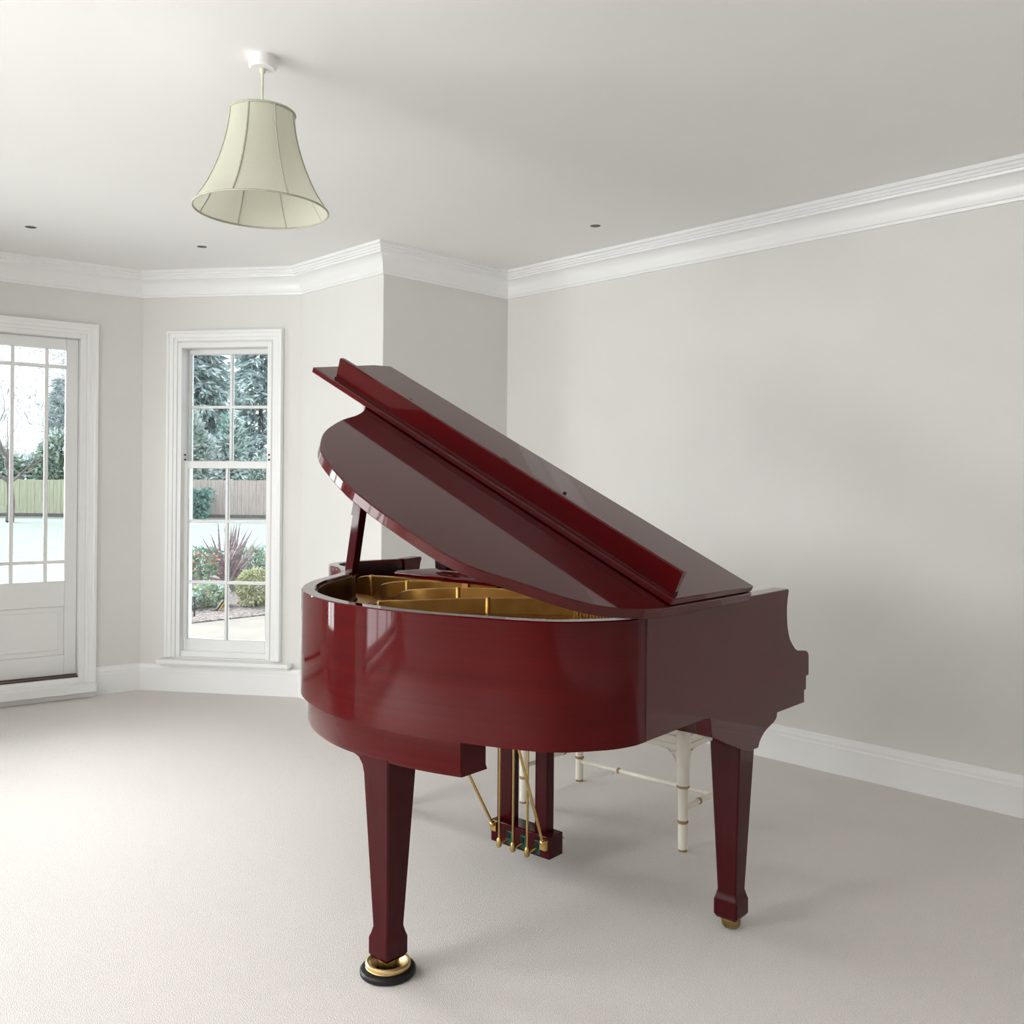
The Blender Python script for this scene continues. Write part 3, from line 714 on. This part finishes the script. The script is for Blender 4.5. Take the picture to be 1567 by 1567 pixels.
def bush(x, d, w, hh, label, m, m2=None, n=1500, ln=.22, wd=.12, z0=0, name='garden_shrub', grp='shrubs behind the garden fence', seed=0, cat='shrub', parts=('foliage', 'frosted_foliage'), deep=.8):
    random.seed(seed+int(x))
    b = at_depth(x, 743, d); b.z = GZ
    e = plant(name, label, cat, b, grp)
    bm = bmesh.new(); tube(bm, [b, b+Vector((.02*hh, 0, hh*.4)), b+Vector((-.02*hh, .02, hh*.7))], [.03*hh, .02*hh, .008*hh], 6)
    for k in range(5):
        a = k*1.3; tube(bm, [b+Vector((0, 0, hh*.15)), b+Vector((math.cos(a)*w*.25, math.sin(a)*w*.25, hh*.65))], [.012*hh, .004*hh], 5)
    add(e, 'stems', bm, M['bark'])
    bm = bmesh.new(); clump(bm, b+Vector((0, 0, hh*.53)), (w/2, w/2*deep, hh*.48), n, ln, wd); add(e, parts[0], bm, m)
    if m2:
        bm = bmesh.new(); clump(bm, b+Vector((0, 0, hh*.58)), (w/2*1.02, w/2*deep*1.02, hh*.46), int(n*.45), ln, wd); add(e, parts[1], bm, m2)
    return e
# behind the fence
bush(-22, 41, 2.6, 3.0, 'frosty grey-green shrub above the green fence beside the door handle', M['laurel'], M['frost'], 2600, .30, .15)
bush(42, 44.5, 2.6, 2.7, 'dense green and white shrub above the middle of the green fence', M['laurel'], M['frost'], 2600, .30, .15)
bush(95, 41, 2.1, 3.4, 'taller shrub at the window-side end of the green fence', M['laurel'], M['frost'], 2300, .30, .15)
bush(282, 41, 1.9, 4.6, 'pale frosted shrub at the left edge of the sash window', M['frost'], M['laurel'], 2600, .3, .15)
bush(322, 44.6, 2.5, 3.4, 'yellow-green shrub low behind the brown fence under the conifers', M['low_green'], M['frost'], 2600, .3, .15)
bush(352, 41, 1.2, 4.6, 'slender frosted shrub in the middle of the window beneath the conifers', M['frost'], M['ivy'], 1800, .3, .13)
bush(402, 44.5, 2.2, 2.6, 'white twiggy shrub right of the slender frosted shrub over the brown fence', M['frost'], M['laurel'], 1900, .3, .1)
bush(165, 44.5, 3.0, 3.0, 'grey-green shrub behind the fence between door and window views', M['laurel'], M['frost'], 1500, .3, .15)
# bare tree
random.seed(21)
bt = at_depth(15, 743, 33); bt.z = GZ
e = plant('bare_tree', 'bare winter tree with fine pale twigs high in the door panes', 'tree', bt, 'trees beyond the fence')
bm = bmesh.new()
def grow_branch(bm, p, d, ln, r, lev):
    pts = [p]; rr = [r]
    for k in range(5):
        d = (d+Vector((random.gauss(0, .16), random.gauss(0, .16), random.gauss(.02, .12)))).normalized()
        pts.append(pts[-1]+d*ln/5); rr.append(r*(1-.14*(k+1)))
    tube(bm, pts, rr, 5 if lev < 3 else 3)
    if lev < 5:
        for k in range(4 if lev < 4 else 3):
            q = random.randint(2, 5); dd = (d+Vector((random.gauss(0, .75), random.gauss(0, .75), random.gauss(.45, .5)))).normalized()
            grow_branch(bm, pts[q], dd, ln*random.uniform(.6, .8), rr[q]*.6, lev+1)
grow_branch(bm, bt, Vector((0, 0, 1)), 3.6, .15, 0)
add(e, 'branches', bm, M['bark'])
M['twig'] = noisy('frosted_twigs', (.26, .28, .29), (.40, .42, .43), 8, rough=.9)
bm = bmesh.new(); clump(bm, bt+Vector((0, 0, 5.6)), (2.3, 2.3, 2.3), 2600, .55, .022); add(e, 'fine_twigs', bm, M['twig'])

# fences
def fence(name, label, x0, x1, d, m, z1):
    a = at_depth(x0, 743, d); b = at_depth(x1, 743, d); a.z = b.z = GZ
    e = empty(name, a); tag(e, label, 'fence', 'garden fences')
    t = (b-a); ln = t.length; t.normalize(); n = Vector((-t.y, t.x, 0)); bm = bmesh.new(); s = 0
    random.seed(int(x0)+3)
    while s < ln:
        w = .145; hgt = z1-GZ+random.uniform(-.012, .012); off = .012*(int(s/.155) % 2)
        T = Matrix(((t.x, n.x, 0, a.x+t.x*s), (t.y, n.y, 0, a.y+t.y*s), (0, 0, 1, GZ), (0, 0, 0, 1)))
        box(bm, 0, w, off, off+.018, .02, hgt, T); s += .155
    add(e, 'boards', bm, m)
    bm = bmesh.new(); T = Matrix(((t.x, n.x, 0, a.x), (t.y, n.y, 0, a.y), (0, 0, 1, GZ), (0, 0, 0, 1)))
    for z in (.25, .8, z1-GZ-.15): box(bm, 0, ln, .03, .07, z, z+.06, T)
    add(e, 'rails', bm, m); s = 0
    bm = bmesh.new(); box(bm, 0, ln, -.012, -.001, 0, .14, T); add(e, 'gravel_board', bm, M['bark'])
    while s <= ln:
        bm = bmesh.new(); box(bm, s, s+.09, .03, .12, 0, z1-GZ, T); add(e, 'post', bm, m); s += 1.9
fence('garden_fence', 'mossy yellow-green board fence across the lawn seen through the door', -120, 155, 38, M['fence_g'], 1.38)
fence('garden_fence', 'pinkish brown board fence across the lawn seen through the window', 158, 520, 38.3, M['fence_b'], 1.42)
# ivy on the brown fence
random.seed(5)
iv = at_depth(305, 743, 37.5); iv.z = GZ
e = plant('ivy_plant', 'teal ivy climbing the brown fence in the window', 'ivy', iv)
bm = bmesh.new()
for k in range(700):
    q = random.random(); w = .22+.25*q; p = iv+Vector((.7071, -.7071, 0))*random.gauss(0, .55)*w+Vector((-.7071, -.7071, 0))*random.uniform(0, .18)+Vector((.18, .18, .05+1.15*q))
    leafcard(bm, p, .16, .14)
add(e, 'foliage', bm, M['ivy'])
bm = bmesh.new(); tube(bm, [iv, iv+Vector((.05, 0, .5)), iv+Vector((-.03, .02, 1.1))], .02, 6); add(e, 'stem', bm, M['bark'])

# houses
def house(label, x0, x1, d, zw, zr, wm):
    a = at_depth(x0, 743, d); b = at_depth(x1, 743, d); t = (b-a); t.z = 0; ln = t.length; t.normalize(); n = Vector((-t.y, t.x, 0))
    a.z = GZ; e = empty('house', a); tag(e, label, 'house', 'houses beyond the fence')
    T = Matrix(((t.x, n.x, 0, a.x), (t.y, n.y, 0, a.y), (0, 0, 1, GZ), (0, 0, 0, 1)))
    bm = bmesh.new(); box(bm, 0, ln, 0, 6, 0, zw, T); add(e, 'walls', bm, wm)
    bm = bmesh.new(); pr = [(-.3, zw), (6.3, zw), (3, zr)]
    prism(bm, pr, lambda y, z: T @ Vector((-.3, y, z)), lambda y, z: T @ Vector((ln+.3, y, z))); add(e, 'roof', bm, M['roof'])
house('house with frosted pale roof beyond the green fence', 72, 112, 57.5, 4.4, 6.1, M['frost'])
house('pink brick house wall just above the brown fence at the window edge', 412, 480, 62, 3.5, 5.2, M['brick'])

# flower bed plants
bush(290, 13.6, .75, .42, 'low box shrub left of the spiky purple plant in the flower bed', M['box_leaf'], M['frost'], 1500, .05, .03, name='box_shrub', grp='low shrubs along the lawn edge')
bush(316, 15.0, .6, .40, 'low box shrub directly behind the red-leaved sprig', M['box_leaf'], M['frost'], 1200, .05, .03, name='box_shrub', grp='low shrubs along the lawn edge')
bush(385, 14.0, .75, .46, 'low box shrub right of the spiky purple plant', M['box_leaf'], M['frost'], 1600, .05, .03, name='box_shrub', grp='low shrubs along the lawn edge')
bush(424, 14.9, .7, .48, 'low box shrub at the window\'s right edge beyond the golden shrub', M['box_leaf'], M['frost'], 1400, .05, .03, name='box_shrub', grp='low shrubs along the lawn edge')
bush(392, 10.9, .56, .46, 'rounded golden-yellow shrub beside the paving in the flower bed', M['yellow_leaf'], None, 2600, .045, .028, name='golden_shrub', grp=None)
bush(322, 10.8, .42, .26, 'low pale green plant beside the black spike light', M['low_green'], M['frost'], 1000, .05, .03, name='ground_cover_plant', grp='low plants on the mulch')
bush(284, 10.5, .30, .18, 'small grey-green plant at the paving edge', M['laurel'], M['frost'], 700, .05, .03, name='ground_cover_plant', grp='low plants on the mulch')
random.seed(11)
ph = at_depth(348, 743, 12.4); ph.z = GZ
e = plant('spiky_flax_plant', 'spiky purple-grey flax plant in the middle of the flower bed', 'plant', ph)
bm = bmesh.new()
for k in range(46):
    a = random.uniform(0, 2*PI); lean = abs(random.gauss(0, .55)); ln = random.uniform(.45, .85)
    d = Vector((math.cos(a)*math.sin(lean), math.sin(a)*math.sin(lean), math.cos(lean))); s = d.cross(Vector((math.cos(a+1), math.sin(a+1), .2))).normalized()
    o = ph+Vector((random.gauss(0, .05), random.gauss(0, .05), .12)); prev = None
    for j in range(6):
        q = j/5; p = o+d*ln*q+Vector((math.cos(a), math.sin(a), -.6))*(.16*lean*q*q); w = .018*(1-q**2.5)+.001
        cur = (bm.verts.new(p-s*w), bm.verts.new(p+s*w))
        if prev: bm.faces.new((prev[0], prev[1], cur[1], cur[0]))
        prev = cur
add(e, 'leaves', bm, M['purple'])
bm = bmesh.new(); lathe(bm, [(.14, GZ), (.12, GZ+.12), (.09, GZ+.22)], 14, Matrix.Translation((ph.x, ph.y, 0))); add(e, 'crown', bm, M['bark'])
# red-leaved sprigs
for (x, d, hh, lab, sd) in ((310, 11.6, .62, 'red-leaved shrub with upright sprigs left of the spiky plant', 2), (428, 11.8, .66, 'red-leaved shrub at the right edge of the window', 4)):
    random.seed(sd)
    b = at_depth(x, 743, d); b.z = GZ; e = plant('red_leaf_shrub', lab, 'shrub', b, 'red-leaved shrubs')
    st = bmesh.new(); gr = bmesh.new(); rd = bmesh.new()
    for k in range(7):
        a = random.uniform(0, 2*PI); tip = b+Vector((math.cos(a)*.20, math.sin(a)*.20, hh*random.uniform(.6, 1)))
        tube(st, [b, (b+tip)/2+Vector((0, 0, .05)), tip], [.008, .006, .003], 5)
        for j in range(16):
            q = random.uniform(.35, 1); p = b+(tip-b)*q
            leafcard(rd if q > .72 and random.random() < .30 else gr, p, random.uniform(.06, .11), .035, Vector((random.gauss(0, 1), random.gauss(0, 1), random.gauss(-.1, .6))).normalized())
    add(e, 'stems', st, M['bark']); add(e, 'green_leaves', gr, M['box_leaf']); add(e, 'red_leaves', rd, M['redleaf'])
# spike light and tilted floodlight
b = at_depth(299, 743, 9.95); b.z = GZ
e = plant('spike_light', 'black garden spike light standing in the mulch', 'garden light', b)
bm = bmesh.new(); lathe(bm, [(.004, -.0), (.010, .01), (.010, .14), (.018, .145), (.018, .15), (.010, .155), (.010, .20), (.014, .205), (.012, .225), (.003, .228)], 12); o = obj('post', bm, M['spike'], e)
b = at_depth(331, 743, 10.4); b.z = GZ
e = plant('garden_floodlight', 'small dark tilted floodlight with yellow edge on the mulch', 'garden light', b)
T = Matrix.Rotation(R_(-20), 4, 'Z') @ Matrix.Rotation(R_(35), 4, 'Y')
bm = bmesh.new(); box(bm, -.012, .012, -.04, .04, .02, .15, T); obj('lamp_body', bm, M['spike'], e, 30, .004)
M['yellow'] = mat('yellow_plastic', (.75, .55, .03), .4)
bm = bmesh.new(); box(bm, .013, .022, -.042, .042, .02, .15, T); obj('lamp_edge', bm, M['yellow'], e, 30, .002)
bm = bmesh.new(); tube(bm, [(0, -.03, 0), (.02, -.03, .02)], .006, 6); tube(bm, [(0, .03, 0), (.02, .03, .02)], .006, 6); tube(bm, [(-.05, 0, .014), (.06, 0, .014)], .006, 6); obj('foot', bm, M['spike'], e)

# ------------------------------------------------------------------ light
w = bpy.data.worlds.new('overcast'); SC.world = w; w.use_nodes = True
nt = w.node_tree; bg = nt.nodes['Background']
tc = nt.nodes.new('ShaderNodeTexCoord'); sx = nt.nodes.new('ShaderNodeSeparateXYZ'); cr = nt.nodes.new('ShaderNodeValToRGB')
nt.links.new(tc.outputs['Generated'], sx.inputs[0]); nt.links.new(sx.outputs['Z'], cr.inputs[0]); nt.links.new(cr.outputs[0], bg.inputs[0])
cr.color_ramp.elements[0].color = (.93, .97, 1, 1); cr.color_ramp.elements[1].color = (.84, .93, 1, 1)
bg.inputs[1].default_value = 2.0

def area_lamp(name, f, h, power, col=(1, .985, .96), d=-.22):
    l = bpy.data.lights.new(name, 'AREA'); l.shape = 'RECTANGLE'; l.size = h[1]-h[0]; l.size_y = h[3]-h[2]; l.energy = power; l.color = col
    o = bpy.data.objects.new(name, l); COL.objects.link(o)
    c = f((h[0]+h[1])/2, d, (h[2]+h[3])/2); inward = (f(0, 1, 0)-f(0, 0, 0)).normalized()
    o.matrix_world = Matrix.Translation(c) @ inward.to_track_quat('-Z', 'Y').to_matrix().to_4x4()
    return o
for k, h in enumerate(ADDED_LEFT_WIN): area_lamp('window_daylight', fl, h, 115, (.985, .99, 1))  # fill lamp added outside the unseen left window
for k, h in enumerate(ADDED_FAR_WIN): area_lamp('window_daylight', fb, h, 75, (.985, .99, 1))  # fill lamp added outside the unseen far alcove window
sun = bpy.data.lights.new('hazy_sun', 'SUN'); sun.energy = 12.0; sun.angle = R_(50); sun.color = (1, .985, .96)
so = bpy.data.objects.new('hazy_sun', sun); COL.objects.link(so)
so.rotation_euler = Vector((.16, -.85, -.60)).to_track_quat('-Z', 'Y').to_euler()
area_lamp('window_daylight', fg, (h0, h1, .215, 2.17), 42, (.99, .995, 1))  # fill lamp added at the unseen bay window, brightens bay walls and floor
def portal(f, h):
    o = area_lamp('sky_portal', f, h, 0, (1, 1, 1)); o.data.cycles.is_portal = True
portal(fw, BW); portal(fd, DO)

SC.view_settings.view_transform = 'Standard'; SC.view_settings.look = 'None'; SC.view_settings.gamma = 1; SC.view_settings.use_curve_mapping = False
SC.view_settings.exposure = 0.19
SC.cycles.max_bounces = 10; SC.cycles.diffuse_bounces = 6; SC.cycles.glossy_bounces = 4; SC.cycles.transparent_max_bounces = 12
SC.cycles.sample_clamp_indirect = 3; SC.cycles.caustics_reflective = False; SC.cycles.caustics_refractive = False
SC.cycles.use_denoising = True; SC.cycles.denoising_prefilter = 'ACCURATE'; SC.cycles.denoising_input_passes = 'RGB_ALBEDO_NORMAL'
